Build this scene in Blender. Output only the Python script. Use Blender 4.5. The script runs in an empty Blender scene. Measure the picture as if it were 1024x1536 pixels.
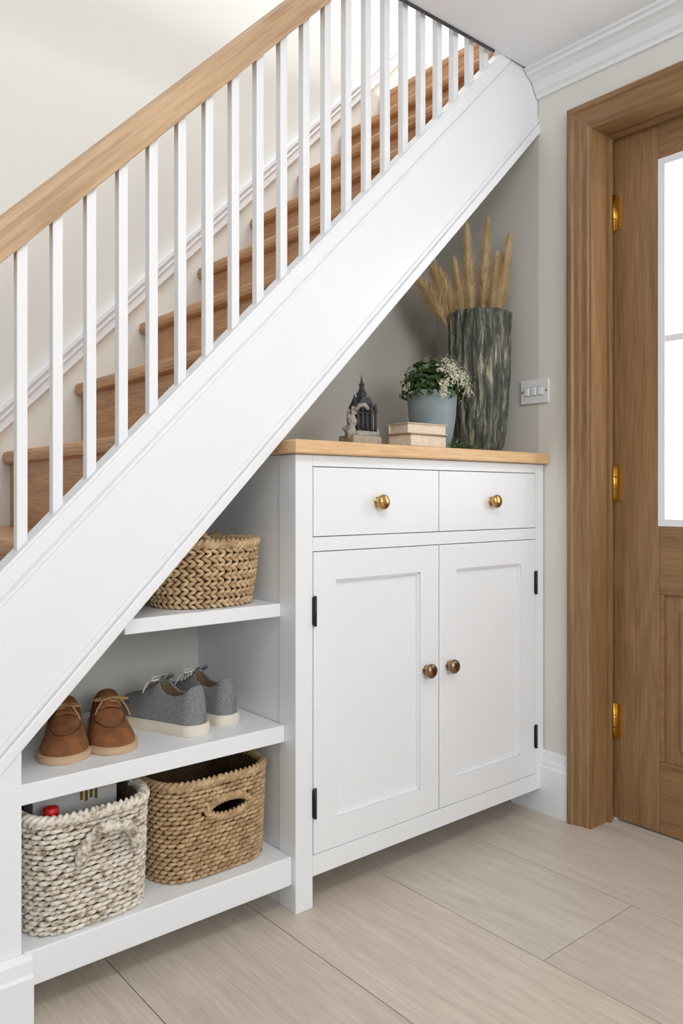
import bpy, bmesh, math, random
from mathutils import Vector, Matrix, noise
random.seed(7)
S=bpy.context.scene
COL=S.collection

# ------------------------------------------------------------------ materials
def lin(c):
    out=[]
    for v in c:
        v=v/255.0
        out.append(v/12.92 if v<=0.04045 else ((v+0.055)/1.055)**2.4)
    return (*out,1.0)
def newmat(name):
    m=bpy.data.materials.new(name); m.use_nodes=True
    return m,m.node_tree.nodes,m.node_tree.links,m.node_tree.nodes['Principled BSDF']
def mat(name,c,rough=0.5,metal=0.0,var=0.03,scale=8,bump=0.0,bscale=60,c2=None):
    m,N,L,B=newmat(name)
    B.inputs['Roughness'].default_value=rough; B.inputs['Metallic'].default_value=metal
    tc=N.new('ShaderNodeTexCoord'); nz=N.new('ShaderNodeTexNoise'); nz.inputs['Scale'].default_value=scale
    nz.inputs['Detail'].default_value=4
    L.new(tc.outputs['Object'],nz.inputs['Vector'])
    r=N.new('ShaderNodeValToRGB'); a=lin(c)
    r.color_ramp.elements[0].position=.35; r.color_ramp.elements[1].position=.65
    if c2 is None:
        r.color_ramp.elements[0].color=(a[0]*(1-var),a[1]*(1-var),a[2]*(1-var),1)
        r.color_ramp.elements[1].color=(min(1,a[0]*(1+var)),min(1,a[1]*(1+var)),min(1,a[2]*(1+var)),1)
    else:
        r.color_ramp.elements[0].color=a; r.color_ramp.elements[1].color=lin(c2)
    L.new(nz.outputs['Fac'],r.inputs['Fac']); L.new(r.outputs['Color'],B.inputs['Base Color'])
    if bump>0:
        n2=N.new('ShaderNodeTexNoise'); n2.inputs['Scale'].default_value=bscale; n2.inputs['Detail'].default_value=6
        L.new(tc.outputs['Object'],n2.inputs['Vector'])
        b=N.new('ShaderNodeBump'); b.inputs['Strength'].default_value=bump; b.inputs['Distance'].default_value=.003
        L.new(n2.outputs['Fac'],b.inputs['Height']); L.new(b.outputs['Normal'],B.inputs['Normal'])
    return m
def wood(name,c1,c2,axis='X',rough=0.45,sc=1.0,attr=False,bump=.15,fine=.5,lo=.36,hi=.62,rings=0.0,fs=(260,14),rf=85):
    m,N,L,B=newmat(name)
    B.inputs['Roughness'].default_value=rough
    tc=N.new('ShaderNodeTexCoord'); mp=N.new('ShaderNodeMapping')
    s=[22*sc]*3; s['XYZ'.index(axis)]=1.6*sc
    mp.inputs['Scale'].default_value=s
    src=tc.outputs['Object']
    if attr:
        at=N.new('ShaderNodeAttribute'); at.attribute_name='rnd'
        vm=N.new('ShaderNodeVectorMath'); vm.operation='MULTIPLY_ADD'
        L.new(at.outputs['Color'],vm.inputs[0]); vm.inputs[1].default_value=(7,9,5); L.new(src,vm.inputs[2]); src=vm.outputs[0]
    L.new(src,mp.inputs['Vector'])
    n1=N.new('ShaderNodeTexNoise'); n1.inputs['Scale'].default_value=1.0; n1.inputs['Detail'].default_value=7; n1.inputs['Distortion'].default_value=1.2
    n1.inputs['Roughness'].default_value=.6
    L.new(mp.outputs['Vector'],n1.inputs['Vector'])
    base=n1.outputs['Fac']
    if rings>0:   # cathedral figure: contour lines of a low-frequency stretched noise
        mp3=N.new('ShaderNodeMapping'); s3=[5.5]*3; s3['XYZ'.index(axis)]=.75; mp3.inputs['Scale'].default_value=s3
        L.new(src,mp3.inputs['Vector'])
        n3=N.new('ShaderNodeTexNoise'); n3.inputs['Scale'].default_value=1.0; n3.inputs['Detail'].default_value=1.5
        L.new(mp3.outputs['Vector'],n3.inputs['Vector'])
        mu=N.new('ShaderNodeMath'); mu.operation='MULTIPLY'; mu.inputs[1].default_value=rf; L.new(n3.outputs['Fac'],mu.inputs[0])
        sn=N.new('ShaderNodeMath'); sn.operation='SINE'; L.new(mu.outputs[0],sn.inputs[0])
        ma=N.new('ShaderNodeMath'); ma.operation='MULTIPLY_ADD'; ma.inputs[1].default_value=rings; L.new(sn.outputs[0],ma.inputs[0]); L.new(base,ma.inputs[2])
        base=ma.outputs[0]
    mp2=N.new('ShaderNodeMapping'); s2=[fs[0]]*3; s2['XYZ'.index(axis)]=fs[1]; mp2.inputs['Scale'].default_value=s2
    L.new(src,mp2.inputs['Vector'])
    n2=N.new('ShaderNodeTexNoise'); n2.inputs['Scale'].default_value=1.0; n2.inputs['Detail'].default_value=4
    L.new(mp2.outputs['Vector'],n2.inputs['Vector'])
    ad=N.new('ShaderNodeMath'); ad.operation='MULTIPLY_ADD'; ad.inputs[1].default_value=fine
    L.new(n2.outputs['Fac'],ad.inputs[0])
    ml=N.new('ShaderNodeMath'); ml.operation='MULTIPLY'; ml.inputs[1].default_value=1-fine; L.new(base,ml.inputs[0])
    L.new(ml.outputs[0],ad.inputs[2])
    r=N.new('ShaderNodeValToRGB'); r.color_ramp.elements[0].position=lo; r.color_ramp.elements[1].position=hi
    r.color_ramp.elements[0].color=lin(c1); r.color_ramp.elements[1].color=lin(c2)
    L.new(ad.outputs[0],r.inputs['Fac'])
    out=r.outputs['Color']
    if attr:
        sep=N.new('ShaderNodeSeparateColor'); L.new(at.outputs['Color'],sep.inputs[0])
        mr=N.new('ShaderNodeMapRange'); mr.inputs['To Min'].default_value=.90; mr.inputs['To Max'].default_value=1.04
        L.new(sep.outputs[0],mr.inputs['Value'])
        mr2=N.new('ShaderNodeMapRange'); mr2.inputs['To Min'].default_value=.75; mr2.inputs['To Max'].default_value=1.1
        L.new(sep.outputs[1],mr2.inputs['Value'])
        hs=N.new('ShaderNodeHueSaturation'); L.new(out,hs.inputs['Color']); L.new(mr.outputs[0],hs.inputs['Value']); L.new(mr2.outputs[0],hs.inputs['Saturation'])
        out=hs.outputs['Color']
        vo=N.new('ShaderNodeTexVoronoi'); vo.inputs['Scale'].default_value=1.0
        mk=N.new('ShaderNodeMapping'); mk.inputs['Scale'].default_value=(3.4,1.5,1); L.new(src,mk.inputs['Vector']); L.new(mk.outputs[0],vo.inputs['Vector'])
        kr=N.new('ShaderNodeMapRange'); kr.inputs['From Min'].default_value=0.01; kr.inputs['From Max'].default_value=.06
        kr.inputs['To Min'].default_value=.6; kr.inputs['To Max'].default_value=0.0
        L.new(vo.outputs['Distance'],kr.inputs['Value'])
        mx=N.new('ShaderNodeMix'); mx.data_type='RGBA'; L.new(kr.outputs[0],mx.inputs[0]); L.new(out,mx.inputs[6]); mx.inputs[7].default_value=lin((138,120,100))
        out=mx.outputs[2]
    L.new(out,B.inputs['Base Color'])
    b=N.new('ShaderNodeBump'); b.inputs['Strength'].default_value=bump; b.inputs['Distance'].default_value=.0015
    L.new(ad.outputs[0],b.inputs['Height']); L.new(b.outputs['Normal'],B.inputs['Normal'])
    return m

M_white=mat('white_paint',(236,239,243),.35,var=.01,scale=3)
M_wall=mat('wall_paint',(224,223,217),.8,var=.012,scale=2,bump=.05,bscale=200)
M_wallr=mat('wall_paint_shaded',(205,204,198),.8,var=.012,scale=2,bump=.05,bscale=200)  # same wall paint, darker: the recess shade is put into the colour
M_ceil=mat('ceiling_paint',(236,237,240),.85,var=.01)
M_oakX=wood('oak_worktop',(204,162,114),(228,192,148),'X',rings=.05)
M_oakRail=wood('oak_handrail',(172,140,108),(206,176,142),'X',sc=.8,lo=.34,hi=.64,rings=.06,fs=(160,8))
M_tread=wood('oak_tread',(160,114,72),(204,157,110),'Y',rough=.35,rings=.06)
M_doorZ=wood('oak_door_vertical',(124,93,60),(160,124,85),'Z',sc=1.1,bump=.15,fine=.5,lo=.34,hi=.66,rings=.07,fs=(200,12))
M_doorY=wood('oak_door_horizontal',(122,91,58),(156,120,81),'Y',sc=1.1,bump=.15,fine=.5,lo=.34,hi=.66,rings=.07,fs=(200,12))
M_floor=wood('oak_floor_laminate',(188,175,159),(218,207,192),'Y',rough=.42,sc=.9,attr=True,bump=.06,fine=.55,lo=.28,hi=.68,rings=.055,fs=(190,11),rf=60)
M_gap=mat('floor_gap',(96,80,66),.9)
M_brass=mat('brass',(196,160,104),.22,metal=1,var=.05)
M_brass2=mat('aged_brass',(150,124,100),.25,metal=1,var=.05)
M_brassh=mat('brass_hinge',(220,176,90),.3,metal=1,var=.05)
M_black=mat('black_iron',(22,22,24),.45,var=.05)
M_dark=mat('dark_gap',(70,70,72),.9)
M_strip=mat('dark_metal_strip',(80,84,90),.35,metal=.7)
M_plate=mat('satin_plate',(228,230,232),.35,metal=0.0,var=.02)
M_switch=mat('switch_grey',(192,194,196),.4,var=.02)

# ------------------------------------------------------------------ helpers
def addobj(name,me,m=None,parent=None,smooth=False):
    o=bpy.data.objects.new(name,me); COL.objects.link(o)
    if m is not None: me.materials.append(m)
    if smooth:
        for p in me.polygons: p.use_smooth=True
    if parent: o.parent=parent
    return o
def pyd(name,verts,faces,m=None,parent=None,smooth=False):
    me=bpy.data.meshes.new(name); me.from_pydata([tuple(v) for v in verts],[],faces); me.update()
    return addobj(name,me,m,parent,smooth)
def bev(o,w,seg=2):
    if w>0:
        b=o.modifiers.new('bevel','BEVEL'); b.width=w; b.segments=seg; b.limit_method='ANGLE'; b.angle_limit=math.radians(40)
    return o
def boxmesh(x0,x1,y0,y1,z0,z1):
    v=[(x,y,z) for x in (x0,x1) for y in (y0,y1) for z in (z0,z1)]
    f=[(0,1,3,2),(4,6,7,5),(0,4,5,1),(2,3,7,6),(0,2,6,4),(1,5,7,3)]
    return v,f
def box(name,x0,x1,y0,y1,z0,z1,m,parent=None,b=0.0):
    v,f=boxmesh(x0,x1,y0,y1,z0,z1)
    return bev(pyd(name,v,f,m,parent),b)
def prism(name,pts,a0,a1,m,parent=None,axis='Y',b=0.0):
    n=len(pts); V=[]
    for a in (a0,a1):
        for p in pts:
            V.append({'Y':(p[0],a,p[1]),'X':(a,p[0],p[1]),'Z':(p[0],p[1],a)}[axis])
    F=[tuple(range(n)),tuple(range(2*n-1,n-1,-1))]+[(i,i+n,(i+1)%n+n,(i+1)%n) for i in range(n)]
    o=pyd(name,V,F,m,parent)
    bm=bmesh.new(); bm.from_mesh(o.data); bmesh.ops.recalc_face_normals(bm,faces=bm.faces); bm.to_mesh(o.data); bm.free()
    return bev(o,b)
def empty(name,loc=(0,0,0)):
    e=bpy.data.objects.new(name,None); e.empty_display_size=.05; COL.objects.link(e); e.location=loc
    return e
def lathe(name,prof,m,parent=None,seg=32,axis='Z',c=(0,0,0),smooth=True,rib=None):
    V=[];F=[]
    n=len(prof)
    for i in range(seg):
        a=2*math.pi*i/seg
        for j,(r,h) in enumerate(prof):
            rr=r if rib is None else rib(r,a,h)
            p=(rr*math.cos(a),rr*math.sin(a),h)
            if axis=='-Y': p=(rr*math.cos(a),-h,rr*math.sin(a))
            if axis=='-X': p=(-h,rr*math.cos(a),rr*math.sin(a))
            V.append((p[0]+c[0],p[1]+c[1],p[2]+c[2]))
    for i in range(seg):
        k=(i+1)%seg
        for j in range(n-1):
            F.append((i*n+j,k*n+j,k*n+j+1,i*n+j+1))
    o=pyd(name,V,F,m,parent,smooth)
    bm=bmesh.new(); bm.from_mesh(o.data)
    bmesh.ops.remove_doubles(bm,verts=bm.verts,dist=1e-6)
    bmesh.ops.recalc_face_normals(bm,faces=bm.faces); bm.to_mesh(o.data); bm.free()
    return o
def tube(name,pts,r,m,parent=None,closed=False,seg=8,twist=0,lob=0.0,lobes=2,taper=None):
    pts=[Vector(p) for p in pts]; n=len(pts); V=[];F=[]
    up=Vector((0,0,1)); prevN=None; dist=0
    for i,p in enumerate(pts):
        if closed: t=pts[(i+1)%n]-pts[i-1]
        else: t=pts[min(i+1,n-1)]-pts[max(i-1,0)]
        t.normalize()
        if prevN is None:
            nn=t.cross(up)
            if nn.length<.05: nn=t.cross(Vector((1,0,0)))
        else: nn=prevN-t*prevN.dot(t)
        nn.normalize(); prevN=nn; bb=t.cross(nn)
        if i: dist+=(p-pts[i-1]).length
        rr0=r if taper is None else r*taper(i/(n-1))
        for k in range(seg):
            a=2*math.pi*k/seg
            rr=rr0*(1+lob*(abs(math.cos(lobes/2*(a+twist*dist)))-.6))
            V.append(p+nn*rr*math.cos(a)+bb*rr*math.sin(a))
    m_=n if closed else n-1
    for i in range(m_):
        j=(i+1)%n
        for k in range(seg):
            k2=(k+1)%seg
            F.append((i*seg+k,i*seg+k2,j*seg+k2,j*seg+k))
    if not closed:
        F.append(tuple(range(seg-1,-1,-1))); F.append(tuple((n-1)*seg+k for k in range(seg)))
    return pyd(name,V,F,m,parent,True)
def interp(tab,t):
    if t<=tab[0][0]: return tab[0][1]
    for (a,va),(b,vb) in zip(tab,tab[1:]):
        if t<=b:
            u=(t-a)/(b-a); u=u*u*(3-2*u)*.5+u*.5
            return va+(vb-va)*u
    return tab[-1][1]
SL=1.0185
def zlo(x): return .0111+SL*x
def zup(x): return .3553+SL*x
WX=1.965   # right wall
CEIL=2.184
BK=1.85    # recess back wall

# ------------------------------------------------------------------ floor
V=[];F=[];C=[]
pw=.3353
for i in range(-9,4):
    x0=.9925+pw*i; x1=x0+pw
    if x0>2.09: continue
    x1=min(x1,2.09)
    off=random.uniform(0,1.9)
    if i==1: off=(.957+4)%1.9
    y=-4+off-1.9
    while y<2.25:
        y0=max(y,-3.0); y1=min(y+1.9,2.25)
        if y1>y0+.01:
            g=.0010; b=len(V); r=random.random()
            if i==1 and y0<.9<y1: r=.1
            rc=(r,random.random(),random.random(),1)
            v,f=boxmesh(x0+g,x1-g,y0+g,y1-g,-.012,0)
            V+=v; F+=[tuple(a+b for a in q) for q in f]; C+=[rc]*8
        y+=1.9
fl=pyd('floor',V,F,M_floor)
at=fl.data.color_attributes.new('rnd','FLOAT_COLOR','POINT')
for i,c in enumerate(C): at.data[i].color=c
sub=box('floor_base',-2.1,2.09,-3,2.25,-.06,-.0121,M_gap)
sub.parent=fl

# ------------------------------------------------------------------ walls, ceiling
DO0,DO1,DH=.40,1.254,1.965   # door opening
wr=empty('wall_right')
box('wall_right_a',WX,WX+.11,DO1,1.434,0,CEIL,M_wall,wr)
box('wall_right_b',WX,WX+.11,-3,DO0,0,CEIL,M_wall,wr)
box('wall_right_head',WX,WX+.11,DO0,DO1,DH,CEIL,M_wall,wr)
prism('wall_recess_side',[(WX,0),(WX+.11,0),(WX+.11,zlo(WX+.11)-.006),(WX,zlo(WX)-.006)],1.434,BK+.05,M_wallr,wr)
box('ceiling',-2.1,WX+.11,-3,1.428,CEIL,2.44,M_ceil)
box('wall_stair',-2.1,4.6,2.25,2.35,-.06,4.6,M_wall)
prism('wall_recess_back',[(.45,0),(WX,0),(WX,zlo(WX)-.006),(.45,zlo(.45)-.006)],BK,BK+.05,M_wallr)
box('floor_landing',2.075,4.6,1.435,2.25,2.22,2.479,M_tread)
box('wall_upper_end',4.6,4.7,.2,2.35,2.2,4.6,M_wall)
box('ceiling_upper',-2.1,4.7,.2,2.35,4.6,4.7,M_ceil)
box('trim_opening_edge',-2.1,1.755,1.4275,1.434,CEIL-.006,CEIL+.012,M_strip)

cp=[(0,0),(0,-.072),(-.010,-.072),(-.012,-.062),(-.020,-.055),(-.030,-.034),(-.046,-.022),(-.058,-.018),(-.060,-.010),(-.070,-.008),(-.070,0)]
prism('trim_crown',[(WX+a,CEIL+b) for a,b in cp],-3,1.434,M_white)
bp=[(0,0),(-.020,0),(-.020,.135),(-.016,.140),(-.016,.150),(-.011,.158),(-.009,.176),(-.004,.182),(0,.182)]
prism('baseboard_right',[(WX+a,b) for a,b in bp],1.322,1.52,M_white)
prism('baseboard_right',[(WX+a,b) for a,b in bp],-3,.325,M_white)

# ------------------------------------------------------------------ staircase
st=empty('staircase')
X0,X1=-.02,2.07
def slope(name,lo,hi,y0,y1,m,xa=X0,xb=X1,b=0.0):
    return prism(name,[(xa,lo(xa)),(xb,lo(xb)),(xb,hi(xb)),(xa,hi(xa))],y0,y1,m,st,b=b)
slope('stringer_board',zlo,zup,1.437,1.475,M_white)
slope('stringer_bead_low',lambda x:zlo(x)-.001,lambda x:zlo(x)+.030,1.4295,1.438,M_white,b=.003)
slope('stringer_bead_low2',lambda x:zlo(x)+.034,lambda x:zlo(x)+.046,1.4325,1.438,M_white,b=.002)
slope('stringer_bead_up',lambda x:zup(x)-.040,lambda x:zup(x)+.001,1.4315,1.438,M_white,b=.003)
slope('stringer_bead_up2',lambda x:zup(x)-.056,lambda x:zup(x)-.045,1.4335,1.438,M_white,b=.002)
slope('stringer_cap',lambda x:zup(x)-.002,lambda x:zup(x)+.010,1.4300,1.482,M_white,b=.003)
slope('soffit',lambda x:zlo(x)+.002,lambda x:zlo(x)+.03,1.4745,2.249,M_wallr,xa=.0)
RISE=.2037
for k in range(-5,7):
    nx=.872+.2*k; z=1.257+RISE*k
    tw=.2+.03 if k<6 else .03
    box('tread',nx,nx+tw,1.476,2.249,z-.034,z,M_tread,st,b=.012)
    box('riser',nx+.024,nx+.038,1.476,2.249,max(0,z-RISE),z-.030,M_tread,st)
yc=1.4575; w=.0095
i=-8
V=[];F=[]
while True:
    x=.469+.0637*i; i+=1
    if x>2.02: break
    if x<0: continue
    zt=.937+SL*x-.02; zb=zup(x)
    v,f=boxmesh(x-w,x+w,yc-w,yc+w,zb,zt); b=len(V)
    for j in range(8):
        V.append((v[j][0],v[j][1],v[j][2]+(SL*(v[j][0]-x))))
    F+=[tuple(a+b for a in q) for q in f]
bev(pyd('balusters',V,F,M_white,st),.0015)
L=math.hypot(2.15,2.15*SL); ang=math.atan(SL)
pr=[(-.026,-.022),(-.028,-.010),(-.022,.006),(-.028,.018),(-.026,.030),(-.014,.037),(.014,.037),(.026,.030),(.028,.018),(.022,.006),(.028,-.010),(.026,-.022)]
hr=prism('handrail',[(a,b) for a,b in pr],0,L,M_oakRail,st,axis='X',b=.002)
hr.location=(-.13,yc,.937+SL*(-.13)-.006); hr.rotation_euler=(0,-ang,0)
box('newel_post',-.20,-.11,yc-.045,yc+.045,0,.98,M_white,st,b=.004)
box('newel_cap',-.21,-.10,yc-.055,yc+.055,.98,1.01,M_oakRail,st,b=.008)
def zt1(x): return .4976+SL*x
tw_=empty('trim_stair_wall')
def slope2(name,a,b_,y0):
    prism(name,[(-.3,zt1(-.3)+a),(2.2,zt1(2.2)+a),(2.2,zt1(2.2)+b_),(-.3,zt1(-.3)+b_)],y0,2.2501,M_white,tw_,b=.002)
slope2('trim_band',-.075,-.012,2.236); slope2('trim_bead',-.020,.0,2.226); slope2('trim_bead2',-.042,-.032,2.230)

prism('wall_understair_panel',[(.0,0),(.464,0),(.464,zlo(.464)-.002),(.0,zlo(0)-.002)],1.4375,1.46,M_white)
prism('baseboard_left',[(1.4375,0),(1.414,0),(1.414,.085),(1.419,.09),(1.421,.112),(1.430,.122),(1.4375,.122)],.13,.478,M_white,axis='X')

# ------------------------------------------------------------------ shelves
sh=empty('shelf_unit')
box('side_left',.446,.464,1.461,BK-.001,0,zlo(.45)-.01,M_white,sh)
box('shelf_bottom',.465,1.0495,1.428,BK-.001,.061,.125,M_white,sh,b=.003)
box('shelf_mid',.465,1.0495,1.4555,BK-.001,.375,.413,M_white,sh,b=.002)
def clipx(z): return (z-.0111)/SL
box('shelf_top',clipx(.687)+.01,1.0495,1.471,BK-.001,.657,.687,M_white,sh,b=.002)

# ------------------------------------------------------------------ cabinet
cb=empty('sideboard_cabinet')
FY=1.414
box('post_left',1.05,1.098,FY,1.479,0,1.025,M_white,cb,b=.002)
box('side_left',1.052,1.07,1.4785,BK-.001,.0,1.025,M_white,cb)
box('side_right',1.943,1.961,1.44,BK-.001,.071,1.025,M_white,cb)
box('back',1.07,1.943,1.835,BK-.001,.071,1.025,M_white,cb)
box('bottom',1.07,1.943,1.44,1.835,.085,.105,M_white,cb)
box('stile_right',1.922,1.961,FY,1.44,.071,1.025,M_white,cb,b=.0015)
box('rail_top',1.098,1.922,FY,1.44,.999,1.025,M_white,cb,b=.001)
box('rail_mid',1.098,1.922,FY,1.44,.806,.838,M_white,cb,b=.001)
box('rail_bottom',1.098,1.922,FY,1.44,.071,.118,M_white,cb,b=.001)
box('mullion',1.505,1.519,FY+.012,1.44,.8,1.0,M_dark,cb)  # drawer divider, coloured dark to paint shade into the gap
box('shadow_board',1.099,1.921,1.438,1.442,.1,1.0,M_dark,cb)
box('foot_right',1.90,1.94,1.74,1.80,0,.071,M_white,cb)
box('foot_back',1.075,1.11,1.74,1.80,0,.071,M_white,cb)
g=.0018
for n,(a,b_) in enumerate(((1.098,1.512),(1.512,1.922))):
    box('drawer_front_%d'%n,a+g,b_-g,FY-.0005,FY+.02,.838+g,.999-g,M_white,cb,b=.0015)
    x0,x1,z0,z1=a+g,b_-g,.118+g,.806-g; s=.066
    box('door_stile',x0,x0+s,FY-.0005,FY+.02,z0,z1,M_white,cb,b=.001)
    box('door_stile',x1-s,x1,FY-.0005,FY+.02,z0,z1,M_white,cb,b=.001)
    box('door_rail',x0+s-.001,x1-s+.001,FY-.0003,FY+.02,z1-s,z1,M_white,cb)
    box('door_rail',x0+s-.001,x1-s+.001,FY-.0003,FY+.02,z0,z0+s,M_white,cb)
    box('door_panel',x0+s-.001,x1-s+.001,FY+.011,FY+.018,z0+s-.001,z1-s+.001,M_white,cb)
    for (p,q,r,t_) in ((x0+s,x0+s+.006,z0+s,z1-s),(x1-s-.006,x1-s,z0+s,z1-s),(x0+s,x1-s,z0+s,z0+s+.006),(x0+s,x1-s,z1-s-.006,z1-s)):
        box('door_bead',p,q,FY+.004,FY+.014,r,t_,M_white,cb,b=.002)
kp=[(0.0001,.030),(.008,.0298),(.014,.028),(.0178,.024),(.0188,.020),(.0175,.0155),(.012,.011),(.007,.009),(.0062,.005),(.009,.003),(.0125,.0015),(.013,0)]
for (x,z,m_) in ((1.297,.917,M_brass),(1.722,.917,M_brass),(1.463,.487,M_brass2),(1.549,.487,M_brass2)):
    lathe('knob',kp,m_,cb,28,'-Y',(x,FY,z))
for x,z in ((1.1015,.671),(1.1015,.236),(1.921,.679),(1.921,.229)):
    box('hinge_leaf',x-.006,x+.006,FY-.003,FY+.001,z-.031,z+.031,M_black,cb,b=.001)
    tube('hinge_pin',[(x,FY-.004,z-.034),(x,FY-.004,z+.034)],.0042,M_black,cb,seg=10)
box('worktop',1.035,1.9635,1.393,BK-.001,1.026,1.057,M_oakX,cb,b=.004)

# ------------------------------------------------------------------ door right
dr=empty('door_1')
DX=2.066
box('slab_stile_hinge',DX,DX+.04,1.11,1.248,.006,1.958,M_doorZ,dr,b=.002)
box('slab_stile_lock',DX,DX+.04,.407,.545,.006,1.958,M_doorZ,dr,b=.002)
for z0,z1 in ((1.856,1.958),(.673,.851),(.006,.187)):
    box('slab_rail',DX+.0008,DX+.0395,.5455,1.1095,z0,z1,M_doorY,dr,b=.001)
box('lower_panel',DX+.012,DX+.03,.545,1.11,.187,.673,M_doorZ,dr)
prism('panel_field',[(.60,.24),(1.055,.24),(1.055,.62),(.60,.62)],DX+.006,DX+.014,M_doorZ,dr,axis='X',b=.006)
for a,b_,c,d in ((1.098,1.112,.199,.661),(.543,.557,.199,.661),(.545,1.11,.185,.199),(.545,1.11,.661,.675)):
    box('panel_mould',DX+.002,DX+.014,a,b_,c,d,M_doorY,dr,b=.003)
for a,b_,c,d,dx in ((1.092,1.112,.868,1.839,0),(.543,.563,.868,1.839,0),(.543,1.112,.849,.868,.0),(.543,1.112,1.839,1.858,.0),(.563,1.092,1.353,1.371,.002),(.82,.836,.868,1.839,.004)):
    box('glazing_bar',DX-.002+dx,DX+.030,a,b_,c,d,M_white,dr)
m,N,Lk,B=newmat('frosted_glass')
tr=N.new('ShaderNodeBsdfTranslucent'); tr.inputs[0].default_value=(.97,.98,1,1)
gl=N.new('ShaderNodeBsdfGlossy'); gl.inputs['Roughness'].default_value=.15
nz=N.new('ShaderNodeTexNoise'); nz.inputs['Scale'].default_value=90
bmp=N.new('ShaderNodeBump'); bmp.inputs['Strength'].default_value=.2; Lk.new(nz.outputs['Fac'],bmp.inputs['Height']); Lk.new(bmp.outputs[0],gl.inputs['Normal'])
mx=N.new('ShaderNodeMixShader'); mx.inputs[0].default_value=.06
Lk.new(tr.outputs[0],mx.inputs[1]); Lk.new(gl.outputs[0],mx.inputs[2]); Lk.new(mx.outputs[0],N['Material Output'].inputs['Surface'])
box('glass',DX+.014,DX+.020,.55,1.105,.86,1.85,m,dr)
lathe('door_handle_rose',[(.0001,.012),(.024,.012),(.026,0)],M_brassh,dr,24,'-X',(DX,.475,.95))
tube('door_handle_lever',[(DX-.005,.475,.95),(DX-.045,.475,.95),(DX-.05,.49,.95),(DX-.05,.59,.95)],.009,M_brassh,dr)
for z in (1.744,.969,.287):
    box('hinge_leaf',DX-.004,DX+.001,1.222,1.2475,z-.05,z+.05,M_brassh,dr,b=.0005)
    tube('hinge_knuckle',[(DX-.008,1.2425,z-.052),(DX-.008,1.2425,z+.052)],.0058,M_brassh,dr,seg=12)
    for dz in (-.018,.018): tube('hinge_ring',[(DX-.008,1.2425,z+dz-.001),(DX-.008,1.2425,z+dz+.001)],.0064,M_black,dr,seg=12)
cs=empty('trim_door_casing')
def arch_prof(y_in,sgn):
    return [(WX,y_in+sgn*.066),(WX-.024,y_in+sgn*.066),(WX-.027,y_in+sgn*.060),(WX-.027,y_in+sgn*.050),(WX-.021,y_in+sgn*.045),(WX-.020,y_in+sgn*.030),(WX-.016,y_in+sgn*.022),(WX-.016,y_in+sgn*.006),(WX-.012,y_in),(WX,y_in)]
def mitre(o,fn):
    for v in o.data.vertices: fn(v)
al=prism('architrave_left',arch_prof(DO1,1),0,DH,M_doorZ,cs,axis='Z')
def f1(v):
    if v.co.z>1: v.co.z=DH+(v.co.y-DO1)
mitre(al,f1)
ar=prism('architrave_right',arch_prof(DO0,-1),0,DH,M_doorZ,cs,axis='Z')
def f2(v):
    if v.co.z>1: v.co.z=DH+(DO0-v.co.y)
mitre(ar,f2)
hp=[(x,DH+(y-DO1)) for x,y in arch_prof(DO1,1)]
ah=prism('architrave_head',hp,DO0,DO1,M_doorY,cs,axis='Y')
def f3(v):
    d=v.co.z-DH
    v.co.y=DO1+d if v.co.y>.8 else DO0-d
mitre(ah,f3)
box('jamb_left',WX-.0115,WX+.11,DO1-.005,DO1-.0003,0,DH,M_doorZ,cs)
box('jamb_right',WX-.0115,WX+.11,DO0+.0003,DO0+.005,0,DH,M_doorZ,cs)
box('jamb_head',WX-.0115,WX+.11,DO0+.005,DO1-.005,DH-.005,DH-.0003,M_doorY,cs)
box('door_stop',DX-.034,DX-.020,DO1-.015,DO1-.0051,0,DH-.0051,M_doorZ,cs,b=.001)
box('door_stop_head',DX-.034,DX-.020,DO0+.005,DO1-.015,DH-.015,DH-.0051,M_doorY,cs,b=.001)

sw=empty('light_switch')
box('plate',WX-.008,WX,1.394,1.494,1.208,1.28,M_plate,sw,b=.002)
for y in (1.42,1.444,1.468):
    box('rocker_frame',WX-.0095,WX-.007,y-.0105,y+.0105,1.229,1.259,M_switch,sw,b=.001)
    box('rocker',WX-.013,WX-.007,y-.008,y+.008,1.232,1.256,M_white,sw,b=.002)
for y in (1.401,1.487):
    lathe('screw',[(.0001,.0015),(.003,.001),(.0032,0)],M_brass2,sw,12,'-X',(WX-.008,y,1.244))

# ------------------------------------------------------------------ vase with pampas
vx,vy=1.856,1.568
m,N,Lk,B=newmat('vase_bark_glaze')
tc=N.new('ShaderNodeTexCoord'); mp=N.new('ShaderNodeMapping'); mp.inputs['Scale'].default_value=(70,70,11); Lk.new(tc.outputs['Object'],mp.inputs[0])
nz=N.new('ShaderNodeTexNoise'); nz.inputs['Scale'].default_value=1; nz.inputs['Detail'].default_value=10; nz.inputs['Roughness'].default_value=.75; nz.inputs['Distortion'].default_value=.5; Lk.new(mp.outputs[0],nz.inputs['Vector'])
r=N.new('ShaderNodeValToRGB'); e=r.color_ramp.elements; e[0].position=.32; e[0].color=lin((44,47,43)); e[1].position=.70; e[1].color=lin((214,205,182))
x_=e.new(.46); x_.color=lin((76,81,74)); x_=e.new(.54); x_.color=lin((108,110,99)); x_=e.new(.60); x_.color=lin((166,159,139))
Lk.new(nz.outputs['Fac'],r.inputs[0]); Lk.new(r.outputs[0],B.inputs['Base Color']); B.inputs['Roughness'].default_value=.85
bmp=N.new('ShaderNodeBump'); bmp.inputs['Strength'].default_value=1.0; bmp.inputs['Distance'].default_value=.007; Lk.new(nz.outputs['Fac'],bmp.inputs['Height']); Lk.new(bmp.outputs[0],B.inputs['Normal'])
vp=empty('bark_vase')
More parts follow.
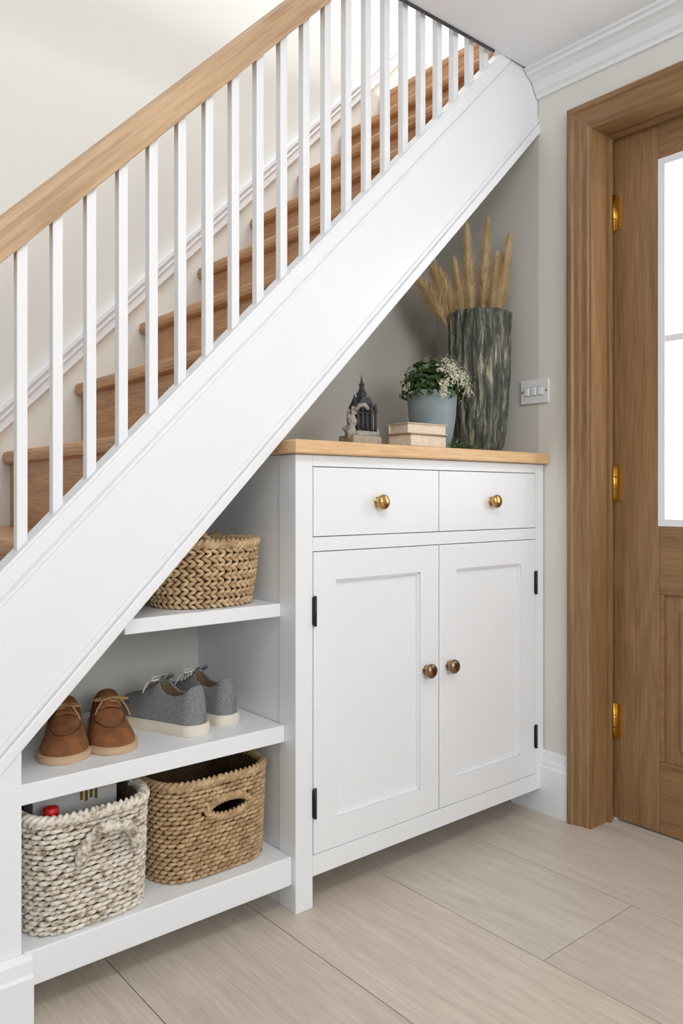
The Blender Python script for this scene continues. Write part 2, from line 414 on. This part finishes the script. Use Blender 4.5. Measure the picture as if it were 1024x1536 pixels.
prof=[(.0001,.0),(.050,.0),(.062,.006),(.072,.03),(.078,.08),(.082,.14)]+[(.082+.009*math.sin((z-.14)/.28*1.57),z) for z in [.18,.22,.26,.30,.34,.38,.405]]+[(.094,.418),(.091,.424),(.085,.42),(.080,.40),(.072,.25),(.062,.06),(.0001,.03)]
def rib(r,a,h):
    if r<.01: return r
    return r*(1+.036*math.sin(a*17+3*noise.noise((a*1.3,h*9,0)))+.026*noise.noise((math.cos(a)*7,math.sin(a)*7,h*9))+.026*noise.noise((math.cos(a)*20,math.sin(a)*20,h*16)))
def dens(p,n=4):
    o=[]
    for a,b in zip(p,p[1:]):
        for i in range(n): o.append((a[0]+(b[0]-a[0])*i/n,a[1]+(b[1]-a[1])*i/n))
    o.append(p[-1]); return o
vo=lathe('vase_body',dens(prof,5),m,vp,260,'Z',(0,0,0),rib=rib); vo.location=(vx,vy,1.0572)
M_pamp=mat('dried_pampas',(236,214,172),.9,var=.0,scale=30,c2=(210,178,124))
M_stem=mat('dried_stem',(190,160,108),.8)
pg=empty('pampas_grass')
def plume(base,tip,length,wid,cnt,seed,bend=(0,0,0)):
    R=random.Random(seed)
    base=Vector(base); tip=Vector(tip)
    ctrl=(base+tip)/2+Vector(bend)
    def P(t): return base*(1-t)**2+ctrl*2*t*(1-t)+tip*t*t
    tube('stem',[P(i/14*.97) for i in range(15)],.0014,M_stem,pg,seg=6)
    total=(tip-base).length; t0=1-length/total
    V=[];F=[]
    for i in range(cnt):
        u=R.random(); t=t0+(1-t0)*u*.98
        p=P(t); d=(P(min(1,t+.02))-P(t-.02)).normalized()
        a=R.uniform(0,2*math.pi)
        s1=d.orthogonal().normalized(); s2=d.cross(s1)
        out=s1*math.cos(a)+s2*math.sin(a)
        env=min(1,(u+.05)/.25)*(1-u*.80)
        ww=wid*env*1.5*R.random()**.8
        ln=R.uniform(.03,.075)*(1-.35*u)
        q1=p+d*ln*.5+out*ww*.38; q2=p+d*ln*.95+out*ww+Vector((R.gauss(0,.003),R.gauss(0,.003),-.008*R.random()))
        wv=(out.cross(d)).normalized()*.0006
        b=len(V); V+=[p-wv*.6,p+wv*.6,q1-wv,q1+wv,q2]
        F+=[(b,b+1,b+3,b+2),(b+2,b+3,b+4)]
    pyd('plume',V,F,M_pamp,pg)
zb=1.13
rt=Vector((.767,-.641,0))
def at_(du,z,dy=0):
    p=Vector((vx,vy,z))+rt*du; p.y+=dy; return p
plume(at_(-.01,zb),at_(-.040,1.735),.29,.050,2600,1)
plume(at_(.0,zb),at_(.022,1.755),.29,.042,2400,2,(0,.01,0))
plume(at_(.02,zb),at_(.088,1.705),.25,.046,2500,3,(-.02,0,0))
plume(at_(.01,zb),at_(.050,1.645),.2,.042,1700,4)
plume(at_(-.02,zb),at_(-.185,1.58),.22,.065,2600,5,(.03,0,.14))
plume(at_(-.02,zb),at_(-.150,1.64),.24,.058,2400,6,(.03,0,.07))
plume(at_(-.01,zb),at_(-.115,1.60),.22,.054,2200,8,(.03,0,.05))
plume(at_(-.01,zb),at_(-.075,1.63),.22,.048,1900,9,(.01,0,.02))

# ------------------------------------------------------------------ potted plant
px,py=1.640,1.56
M_pot=mat('blue_grey_ceramic',(134,148,152),.55,var=.06,scale=20,bump=.1)
M_soil=mat('soil',(60,45,34),.95,bump=.5)
pt=empty('potted_flowers')
lathe('pot',dens([(.0001,0),(.042,0),(.048,.006),(.060,.05),(.067,.10),(.070,.15),(.072,.154),(.073,.168),(.069,.170),(.066,.160),(.064,.12),(.0001,.118)],2),M_pot,pt,48,'Z',(px,py,1.0572))
lathe('soil_top',[(.0001,.150),(.064,.148)],M_soil,pt,32,'Z',(px,py,1.0572))
M_leaf=mat('green_leaf',(78,106,54),.5,scale=40,c2=(38,62,32))
M_fl=mat('white_flower',(230,226,208),.7,scale=60,c2=(190,192,164))
V=[];F=[];R=random.Random(5)
c0=Vector((px+.004,py,1.228))
for i in range(1100):
    th=R.uniform(0,2*math.pi); ph=math.acos(R.uniform(-.18,1))
    d=Vector((math.sin(ph)*math.cos(th),math.sin(ph)*math.sin(th),math.cos(ph)))
    if d.dot(rt)>.35 and R.random()<.35: continue
    rad=R.uniform(.5,1.0)*(1+.14*noise.noise(d*3))
    p=c0+Vector((d.x*.098,d.y*.090,d.z*.090))*rad
    nrm=(d+Vector((R.uniform(-.6,.6),R.uniform(-.6,.6),R.uniform(-.3,.6)))).normalized()
    t=nrm.orthogonal().normalized(); t=(Matrix.Rotation(R.uniform(0,6.28),3,nrm)@t); s=nrm.cross(t)
    l=R.uniform(.011,.020); w2=l*.36
    b=len(V)
    V+=[p,p+t*l*.4+s*w2+nrm*.002,p+t*l*.4-s*w2+nrm*.002,p+t*l*.8+s*w2*.6,p+t*l*.8-s*w2*.6,p+t*l*1.15-nrm*.004,p+t*l*.45-nrm*.001]
    F+=[(b,b+1,b+6),(b,b+6,b+2),(b+1,b+3,b+6),(b+2,b+6,b+4),(b+3,b+5,b+6),(b+4,b+6,b+5)]
pyd('leaves',V,F,M_leaf,pt)
V=[];F=[]
for i in range(110):
    th=R.uniform(0,2*math.pi); ph=math.acos(R.uniform(-.15,1))
    d=Vector((math.sin(ph)*math.cos(th),math.sin(ph)*math.sin(th),math.cos(ph)))
    if d.dot(rt)<.15 and R.random()<.72: continue
    cc=c0+Vector((d.x*.104,d.y*.097,d.z*.096))
    for j in range(26):
        q=cc+Vector((R.gauss(0,1),R.gauss(0,1),R.gauss(0,1)))*.0070
        nrm=(q-c0).normalized(); t=nrm.orthogonal().normalized(); s=nrm.cross(t); a0=R.uniform(0,1.5)
        for k in range(4):
            a=a0+k*math.pi/2; dd=t*math.cos(a)+s*math.sin(a); ee=nrm.cross(dd)
            b=len(V); l=.0032
            V+=[q,q+dd*l*.6+ee*l*.4+nrm*.001,q+dd*l+nrm*.0015,q+dd*l*.6-ee*l*.4+nrm*.001]; F.append((b,b+1,b+2,b+3))
pyd('flowers',V,F,M_fl,pt)
for k in range(14):
    a=k*.9; d=Vector((math.cos(a),math.sin(a),0))
    tube('stem',[c0+Vector((0,0,-.03))+d*.01,c0+d*.03+Vector((0,0,.02)),c0+d*.06+Vector((0,0,.04))],.0012,M_leaf,pt,seg=5)

# ------------------------------------------------------------------ books
bk=empty('stacked_books')
M_cover=mat('book_cover_tan',(204,188,164),.7,scale=50,var=.08)
M_cover2=mat('book_cover_brown',(150,122,100),.7,scale=50,var=.1)
M_page=mat('book_pages',(222,208,186),.9,scale=120,var=.08,bump=.3,bscale=150)
def book(cx,cy,z,w_,d_,h,rot,mc,n):
    e=empty('book_%d'%n,(cx,cy,z)); e.rotation_euler=(0,0,rot); e.parent=bk
    box('cover_bottom',-w_/2,w_/2,-d_/2,d_/2,0,.003,mc,e,b=.001)
    box('cover_top',-w_/2,w_/2,-d_/2,d_/2,h-.003,h,mc,e,b=.001)
    box('pages',-w_/2+.004,w_/2-.004,-d_/2+.004,d_/2-.003,.003,h-.003,M_page,e)
    box('spine',-w_/2,w_/2,d_/2-.004,d_/2+.001,0,h,mc,e,b=.001)
book(1.487,1.465,1.0572,.150,.080,.034,.08,M_cover2,1)
book(1.487,1.465,1.0914,.142,.076,.028,-.04,M_cover,2)
ms=empty('moss_clump')
V=[];F=[]
for i in range(240):
    p=Vector((1.650+R.gauss(0,.022),1.450+R.gauss(0,.012),1.058+abs(R.gauss(0,.011))))
    d=Vector((R.uniform(-1,1),R.uniform(-1,1),R.uniform(.2,1))).normalized(); s=d.orthogonal().normalized()
    l=R.uniform(.006,.014); b=len(V)
    V+=[p,p+d*l*.5+s*l*.25,p+d*l,p+d*l*.5-s*l*.25]; F.append((b,b+1,b+2,b+3))
pyd('moss_leaves',V,F,M_leaf,ms)

# ------------------------------------------------------------------ ornament
fg=empty('gothic_chapel_ornament')
M_fd=mat('ornament_dark',(52,52,56),.6,scale=60,var=.3,bump=.5)
M_fs=mat('ornament_stone',(130,126,120),.8,scale=70,bump=.6,c2=(176,170,160))
M_fb=mat('ornament_base',(162,150,134),.8,scale=50,var=.1,bump=.4)
fx,fy,fz=1.302,1.49,1.0572
def rock(name,c,r,sc,m_,seed=0,par=fg,amp=.3,fr=40,sub=3):
    bm=bmesh.new(); bmesh.ops.create_icosphere(bm,subdivisions=sub,radius=1)
    for v in bm.verts:
        n=noise.noise(Vector((v.co.x*1.7+seed,v.co.y*1.7,v.co.z*1.7)))+.4*noise.noise(v.co*4+Vector((seed,0,0)))
        v.co=v.co*(1+amp*n)
        v.co=Vector((v.co.x*r*sc[0],v.co.y*r*sc[1],v.co.z*r*sc[2]))+Vector(c)
    me=bpy.data.meshes.new(name); bm.to_mesh(me); bm.free()
    return addobj(name,me,m_,par,True)
box('base',fx-.042,fx+.052,fy-.03,fy+.03,fz,fz+.024,M_fb,fg,b=.004)
box('plinth',fx-.026,fx+.046,fy-.024,fy+.024,fz+.024,fz+.036,M_fs,fg,b=.003)
box('nave',fx-.016,fx+.038,fy-.012,fy+.018,fz+.036,fz+.092,M_fd,fg,b=.002)
for cx_ in (-.020,-.005,.010,.025,.040):
    tube('column',[(fx+cx_,fy-.019,fz+.036),(fx+cx_,fy-.019,fz+.086)],.0034,M_fd,fg,seg=8)
    lathe('pinnacle',[(.006,0),(.005,.004),(.0001,.024)],M_fd,fg,8,'Z',(fx+cx_,fy-.019,fz+.086))
for cx_ in (-.0125,.0025,.0175,.0325):
    tube('arch',[(fx+cx_+.007*math.cos(a),fy-.019,fz+.072+.010*math.sin(a)) for a in [i*math.pi/8 for i in range(9)]],.002,M_fd,fg,seg=6)
prism('roof',[(fx-.022,fz+.091),(fx+.044,fz+.091),(fx+.022,fz+.122),(fx,fz+.122)],fy-.016,fy+.018,M_fd,fg)
lathe('spire',[(.018,.0),(.018,.010),(.012,.016),(.014,.026),(.008,.032),(.0055,.044),(.008,.047),(.003,.054),(.0001,.074)],M_fd,fg,8,'Z',(fx+.010,fy,fz+.106),smooth=False)
for cx_ in (-.014,.036): lathe('turret',[(.007,0),(.007,.012),(.009,.014),(.0001,.036)],M_fd,fg,8,'Z',(fx+cx_,fy,fz+.092),smooth=False)
for (dx,dz,r_,sc_,sd) in ((-.040,.034,.016,(.9,1,1.1),3),(-.034,.060,.013,(.8,.9,1.3),7),(-.026,.084,.010,(.9,.9,1.2),9),(-.044,.076,.006,(.7,.7,2.0),12),(.046,.034,.010,(.9,1,1.1),5),(-.012,.034,.010,(1.2,1,.7),15)):
    rock('stone_outcrop',(fx+dx,fy-.012,fz+dz),r_,sc_,M_fs,sd,amp=.5)
tube('stone_arch',[(fx-.030,fy-.020,fz+.084),(fx-.018,fy-.024,fz+.098),(fx-.004,fy-.026,fz+.100),(fx+.008,fy-.026,fz+.090)],.0055,M_fs,fg,seg=8)

# ------------------------------------------------------------------ baskets
def wickermat(name,c1,c2,c3,s=45,sz=75,p0=.3,p1=.7):
    m,N,Lk,B=newmat(name)
    tc=N.new('ShaderNodeTexCoord'); mp=N.new('ShaderNodeMapping'); mp.inputs['Scale'].default_value=(s,s,sz); Lk.new(tc.outputs['Object'],mp.inputs[0])
    nz=N.new('ShaderNodeTexNoise'); nz.inputs['Scale'].default_value=1; nz.inputs['Detail'].default_value=5; Lk.new(mp.outputs[0],nz.inputs['Vector'])
    r=N.new('ShaderNodeValToRGB'); e=r.color_ramp.elements; e[0].position=p0; e[0].color=lin(c1); e[1].position=p1; e[1].color=lin(c3)
    q=e.new((p0+p1)/2); q.color=lin(c2)
    Lk.new(nz.outputs['Fac'],r.inputs[0]); Lk.new(r.outputs[0],B.inputs['Base Color']); B.inputs['Roughness'].default_value=.75
    return m
M_w1=wickermat('seagrass_tan',(158,128,94),(192,164,126),(216,192,156))
M_w2=wickermat('seagrass_natural',(148,120,86),(180,152,114),(206,180,142))
M_w3=wickermat('whitewashed_wicker',(146,130,110),(206,196,180),(230,224,213),s=70,sz=110,p0=.34,p1=.56)
M_wd=mat('wicker_inner',(104,80,56),.9,scale=60,var=.15)
M_wd3=mat('wicker_inner_pale',(128,110,90),.9,scale=60,var=.15)
def perim(rx,ry,n,NS):
    pts=[]
    K=4000
    for i in range(K):
        a=2*math.pi*i/K-math.pi/2
        c,s=math.cos(a),math.sin(a)
        pts.append(Vector((rx*math.copysign(abs(c)**(2/n),c),ry*math.copysign(abs(s)**(2/n),s),0)))
    ln=[0]
    for i in range(K): ln.append(ln[-1]+(pts[(i+1)%K]-pts[i]).length)
    tot=ln[-1]; out=[]; j=0
    for k in range(NS):
        t=tot*k/NS
        while ln[j+1]<t: j+=1
        u=(t-ln[j])/max(1e-9,ln[j+1]-ln[j])
        out.append(pts[j].lerp(pts[(j+1)%K],u))
    return out,tot
def basket(name,cx,cy,rx,ry,z0,z1,n,m_,rows,cols,taper=.06,th=.009,hole=None,rimr=.008,style='plain',inner=None,fat=.52):
    """Each weaver stitch is its own plump lens-shaped strand segment, so gaps between strands are real."""
    root=empty(name)
    NS=cols*12
    P,tot=perim(rx-th*.6,ry-th*.6,n,NS)
    rh=(z1-z0)/rows; cw=tot/cols
    def pos(si,z,off):
        i0=int(math.floor(si))%NS; fr=si-math.floor(si)
        p=P[i0].lerp(P[(i0+1)%NS],fr); t=(P[(i0+1)%NS]-P[i0]).normalized(); nrm=Vector((t.y,-t.x,0))
        f=max(0,min(1,(z-z0)/(z1-z0))); s=1-taper*(1-f)**1.5
        return Vector((cx+p.x*s,cy+p.y*s,z))+nrm*off
    def inhole(p):
        if hole is None: return False
        hx,hz,hw,hh=hole
        return p.y<cy-ry*.75 and ((p.x-hx)/(hw+.004))**2+((p.z-hz)/(hh+.004))**2<1
    V=[];F=[]; R=random.Random(len(name)+cols)
    NL=9; NC=8
    for r_ in range(rows):
        for c_ in range(cols):
            jit=R.uniform(-.07,.07); jz=R.uniform(-.0008,.0008); sc=R.uniform(.88,1.1)
            if style=='braid':
                lean=(1 if r_%2 else -1)*.50*rh; u0=(c_)*12; ul=12*1.35; prof_w=rh*.46
            else:
                lean=.14*rh; u0=(c_+.5*(r_%2))*12; ul=12*1.30; prof_w=rh*fat
            ringset=[]; bad=False
            for a in range(NL+1):
                q=a/NL*2-1
                su=u0+(q*.5+jit)*ul+6
                prof=max(.0,1-abs(q)**2.6)
                zc=z0+rh*(r_+.5)+lean*q+jz
                ww=prof_w*(.30+.70*prof**.5)*sc
                tt=th*.5*(.35+.65*prof**.5)
                off0=-th*.45+th*.75*prof
                c0_=pos(su,zc,off0)
                if inhole(c0_): bad=True
                ring=[]
                for k in range(NC):
                    an=2*math.pi*k/NC
                    ring.append(pos(su,max(z0+.0004,zc+ww*math.sin(an)),off0+tt*math.cos(an)))
                ringset.append(ring)
            if bad: continue
            b=len(V)
            for ring in ringset: V+=ring
            for a in range(NL):
                for k in range(NC):
                    k2=(k+1)%NC
                    F.append((b+a*NC+k,b+(a+1)*NC+k,b+(a+1)*NC+k2,b+a*NC+k2))
    pyd('weave',V,F,m_,root,True)
    V=[];F=[]; NI=cols*4; NJ=rows*3
    for lay,offs in ((0,-th*.95),(1,-th*1.35)):
        b=len(V)
        for j in range(NJ+1):
            f=j/NJ
            for i in range(NI):
                w_=.0016*math.cos(math.pi*i/2+math.pi*(j//3)) if lay else 0
                V.append(pos(i*3,z0+.002+(z1-z0-.002)*f,offs+w_))
        for j in range(NJ):
            for i in range(NI):
                k=(i+1)%NI; q=(b+j*NI+i,b+j*NI+k,b+(j+1)*NI+k,b+(j+1)*NI+i)
                c=(Vector(V[q[0]])+Vector(V[q[2]]))/2
                if not inhole(c): F.append(q)
        F.append(tuple(range(b,b+NI)))
    pyd('lining',V,F,inner,root,True)
    Pr,_=perim(rx-th*.7,ry-th*.7,n,620)
    tube('rim',[Vector((cx+p.x,cy+p.y,z1+.002)) for p in Pr],rimr,m_,root,closed=True,seg=18,twist=170,lob=.7,lobes=3)
    if hole:
        hx,hz,hw,hh=hole
        yy=cy-ry*1.0+.003
        tube('handle_edge',[Vector((hx+(hw+.004)*math.cos(a),yy,hz+(hh+.005)*math.sin(a))) for a in [2*math.pi*i/160 for i in range(160)]],.0075,m_,root,closed=True,seg=14,twist=190,lob=.7,lobes=3)
    return root
def arc(cx,cy,cz,ax,ay,az,n=70):
    return [(cx+ax*math.cos(math.pi*i/n),cy+ay*math.sin(math.pi*i/n),cz+az*math.sin(math.pi*i/n)) for i in range(n+1)]
b1=basket('woven_basket',.913,1.594,.132,.112,.6875,.826,2.4,M_w1,14,44,taper=.12,th=.009,rimr=.009,style='braid',inner=M_wd)
tube('handle_loop',arc(.86,1.525,.832,.032,.012,.018),.007,M_w1,b1,seg=12,twist=190,lob=.7,lobes=3)
b2=basket('woven_basket',.891,1.622,.146,.166,.1255,.325,4.2,M_w2,21,60,taper=.05,th=.010,hole=(.905,.268,.048,.014),rimr=.009,inner=M_wd,fat=.48)
tube('handle_back',arc(.905,1.775,.325,.05,0,.022),.007,M_w2,b2,seg=12,twist=190,lob=.7,lobes=3)
b3=basket('woven_basket',.604,1.600,.130,.168,.1255,.333,4.2,M_w3,22,46,taper=.05,th=.010,rimr=.010,inner=M_wd3,fat=.47)
tube('handle_front',arc(.622,1.426,.255,.055,-.012,.06),.010,M_w3,b3,seg=12,twist=160,lob=.7,lobes=3)
tube('handle_side',[(.722,1.60+.06*math.cos(math.pi*i/60),.333+.028*math.sin(math.pi*i/60)) for i in range(61)],.009,M_w3,b3,seg=12,twist=160,lob=.7,lobes=3)
M_cloth=mat('brown_throw',(140,118,88),.95,scale=50,var=.2,bump=.7)
th=empty('folded_throw')
rock('throw',(.90,1.60,.785),.05,(1.7,1.4,1.3),M_cloth,2,th,.4,sub=5)
M_gift=mat('pale_grey_card',(206,208,208),.6,var=.03)
M_gtop=mat('slate_card',(120,124,128),.6)
M_gold=mat('gold_print',(196,160,80),.35,metal=.8)
M_red=mat('red_plastic',(196,28,28),.35)
gf=empty('gift_box')
box('box_body',.520,.690,1.545,1.60,.1365,.372,M_gift,gf,b=.002)
box('box_edge',.518,.692,1.543,1.602,.370,.3745,M_gtop,gf,b=.001)
for k in range(4):
    box('gold_motif',.612+.010*k,.618+.010*k,1.5425,1.546,.325-.004*(k%2),.352+.004*(k%2),M_gold,gf,b=.001)
box('gold_motif',.645,.665,1.5425,1.546,.344,.357,M_gold,gf,b=.001)
rb=empty('red_bottle')
lathe('bottle',dens([(.0001,0),(.018,0),(.019,.12),(.018,.17),(.010,.185),(.010,.195),(.014,.197),(.014,.216),(.0001,.220)],2),M_red,rb,24,'Z',(.535,1.49,.130))

# ------------------------------------------------------------------ shoes
def shoe(name,heel,toe,z,mu,ms_,ml,min_,H=1.0,Wd=1.0,kind='s',flip=1,solez=.022):
    heel=Vector((*heel,z)); toe=Vector((*toe,z)); Ln=(toe-heel).length; yaw=math.atan2(toe.y-heel.y,toe.x-heel.x)
    e=empty(name,heel); e.rotation_euler=(0,0,yaw)
    WM=[(0,.033),(.10,.034),(.25,.034),(.42,.035),(.6,.040),(.74,.044),(.84,.042),(1,.038)]
    def wid(t):
        w_=interp(WM,t)
        if t<.12: w_*=math.sqrt(max(.015,1-((.12-t)/.12)**2))
        if t>.82: w_*=math.sqrt(max(.01,1-((t-.82)/.18)**2))
        return w_*Wd
    HT=[(0,.074),(.08,.078),(.22,.066),(.34,.066),(.46,.076),(.58,.062),(.70,.048),(.85,.041),(.94,.034),(1,.022)]
    cen=lambda t:.006*flip*math.sin(t*math.pi*.9)
    NT=110; NA=72; V=[];F=[]; meta=[]
    s0=solez-.004
    for i in range(NT+1):
        t=i/NT; tt=.5-.5*math.cos(math.pi*t)
        tt=.35*t+.65*tt
        w_=wid(tt); h=interp(HT,tt)*H
        for k in range(NA+1):
            a=math.pi*k/NA; c,s=math.cos(a),math.sin(a)
            zf=s**.75; yy=w_*math.copysign(abs(c)**.6,c)*(1-.16*zf)
            x=tt*Ln
            if tt<.12: x+=.006*zf*(1-tt/.12)
            if tt>.88: x-=.012*zf*(tt-.88)/.12
            V.append((x,yy+cen(tt),s0+h*zf)); meta.append((tt,a))
    for i in range(NT):
        for k in range(NA):
            tt=(meta[i*(NA+1)][0]+meta[(i+1)*(NA+1)][0])/2; a=math.pi*(k+.5)/NA
            ca=abs(math.cos(a)); uu=abs((tt-.25)/.215)
            if uu<1 and ca<.66*(1-uu**3.2)**.5: continue
            F.append((i*(NA+1)+k,(i+1)*(NA+1)+k,(i+1)*(NA+1)+k+1,i*(NA+1)+k+1))
    F.append(tuple(range(NA+1))); F.append(tuple(NT*(NA+1)+k for k in range(NA,-1,-1)))
    o=pyd('upper',V,F,mu,e,True)
    bm=bmesh.new(); bm.from_mesh(o.data); bmesh.ops.recalc_face_normals(bm,faces=bm.faces); bm.to_mesh(o.data); bm.free()
    o.data.materials.append(min_)
    sd=o.modifiers.new('sol','SOLIDIFY'); sd.thickness=.0045; sd.offset=-1
    sd.material_offset=1; sd.material_offset_rim=0
    def outline(ex):
        A=[];Bq=[]
        for i in range(81):
            t=i/80; tt=.5-.5*math.cos(math.pi*t)
            w_=wid(tt)+ex; x=-ex+(Ln+2*ex)*tt
            A.append((x,w_+cen(tt))); Bq.append((x,-w_+cen(tt)))
        return A+Bq[::-1]
    prism('sole',outline(.0030),.0002,solez,ms_,e,axis='Z')
    prism('welt',outline(.0042),solez*.25,solez*.8,ms_,e,axis='Z')
    prism('insole',outline(-.006),solez,solez+.006,min_,e,axis='Z')
    V=[];F=[]
    for i in range(12):
        t=.375+.20*i/11; h=interp(HT,max(t,.45))*H+.004+(.010*(1-i/4)**1 if i<4 else 0)
        for k in range(9):
            q=(k/8-.5)*2; V.append((t*Ln,q*.018*Wd*(.8+.2*min(1,i/3))+cen(t),s0+h-.006*q*q))
    for i in range(11):
        for k in range(8): F.append((i*9+k,i*9+k+1,(i+1)*9+k+1,(i+1)*9+k))
    tg=pyd('tongue',V,F,mu,e,True); q=tg.modifiers.new('s','SOLIDIFY'); q.thickness=.004
    for j in range(4 if kind=='s' else 2):
        t=.475+.038*j; zz=s0+interp(HT,t)*H+.003
        tube('lace',[(t*Ln-.003,-.020,zz-.008),(t*Ln,-.010,zz+.002),(t*Ln+.002,0,zz+.004),(t*Ln,.010,zz+.002),(t*Ln-.003,.020,zz-.008)],.0022,ml,e,seg=6)
    t=.49; zz=s0+interp(HT,t)*H+.008; bx=t*Ln
    for sg in (1,-1):
        pts=[]
        for i in range(21):
            a=2*math.pi*i/20
            pts.append((bx+.009*math.sin(a),sg*(.014-.014*math.cos(a))*1.25,zz+.004*math.sin(a/2)-.007*(1-math.cos(a))/2))
        tube('bow',pts,.0021,ml,e,seg=6)
        tube('lace_end',[(bx,sg*.002,zz),(bx+.012,sg*.018,zz+.001),(bx+.022,sg*.030,zz-.016),(bx+.026,sg*.037,zz-.034)],.0020,ml,e,seg=6)
    if kind=='b':
        pts=[]
        for i in range(25):
            a=math.pi*i/24-math.pi/2
            t=.60+.27*math.cos(a); y=.027*math.sin(a)*Wd
            wl=wid(t); h=interp(HT,t)*H
            best=0
            for k in range(0,60):
                aa=math.pi/2*k/59; zf=math.sin(aa)**.75
                if wl*math.cos(aa)**.6*(1-.16*zf)>=abs(y): best=zf
            pts.append((t*Ln,y+cen(t),s0+h*best+.0005))
        tube('toe_seam',pts,.0016,M_seam,e,seg=6)
    return e
M_suede=mat('brown_suede',(150,98,58),.9,scale=35,c2=(120,76,44),bump=.5,bscale=400)
M_seam=mat('dark_seam',(92,56,32),.9)
M_crepe=mat('crepe_sole',(200,172,140),.8,var=.05)
M_lacet=mat('tan_lace',(176,142,102),.8)
M_grey=mat('grey_canvas',(142,144,146),.9,scale=220,c2=(116,119,122),bump=.6,bscale=500)
M_sole=mat('off_white_sole',(230,222,208),.6,var=.03)
M_lacew=mat('cream_lace',(230,226,214),.8)
M_lining=mat('shoe_lining',(186,164,136),.9)
M_liningb=mat('shoe_lining_dark',(96,66,46),.9)
zs=.4133
shoe('suede_shoe',(.660,1.755),(.563,1.515),zs,M_suede,M_crepe,M_lacet,M_liningb,.86,1.10,'b',1,.015)
shoe('suede_shoe',(.757,1.752),(.671,1.504),zs,M_suede,M_crepe,M_lacet,M_liningb,.86,1.10,'b',-1,.015)
shoe('grey_sneaker',(.872,1.510),(.796,1.745),zs,M_grey,M_sole,M_lacew,M_lining,1.15,.97,'s',1,.024)
shoe('grey_sneaker',(.964,1.535),(.892,1.770),zs,M_grey,M_sole,M_lacew,M_lining,1.15,.97,'s',-1,.024)

# ------------------------------------------------------------------ lights
def area(name,loc,target,size,energy,color=(1,1,1),sy=None):
    l=bpy.data.lights.new(name,'AREA'); l.energy=energy; l.size=size; l.color=color
    if sy: l.shape='RECTANGLE'; l.size_y=sy
    o=bpy.data.objects.new(name,l); COL.objects.link(o); o.location=loc
    d=Vector(target)-Vector(loc); o.rotation_euler=d.to_track_quat('-Z','Y').to_euler()
    return o
area('light_room_fill',(.2,-2.5,1.9),(1.2,1.4,.7),1.5,67,(1,.99,.975))  # added soft fill from behind the camera to brighten the room
area('light_below_ceiling',(.7,.2,2.15),(1.0,.8,0),.5,13,(1,.98,.96))  # unseen area light just below the ceiling, aimed at the floor
area('light_landing',(2.4,1.2,4.3),(1.6,2.2,2.0),1.2,48,(.98,.99,1))
area('light_stairwell',(.2,.9,4.3),(.6,2.2,1.6),1.2,20,(.96,.99,1))
area('light_outside',(3.6,.9,1.8),(2.1,.85,1.3),2.0,125,(1,.99,.97))
W=bpy.data.worlds.new('world'); S.world=W; W.use_nodes=True
W.node_tree.nodes['Background'].inputs[0].default_value=(.94,.97,1,1); W.node_tree.nodes['Background'].inputs[1].default_value=.50

# ------------------------------------------------------------------ camera
cam=bpy.data.cameras.new('camera'); co=bpy.data.objects.new('camera',cam); COL.objects.link(co)
cam.sensor_width=36; cam.lens=1187/1536*36; cam.shift_y=-23/1536
co.location=(0,0,.93); co.rotation_euler=(math.radians(90),0,-math.atan2(.6415,.7672)); cam.clip_start=.02
S.camera=co
S.view_settings.view_transform='Standard'
S.view_settings.exposure=0
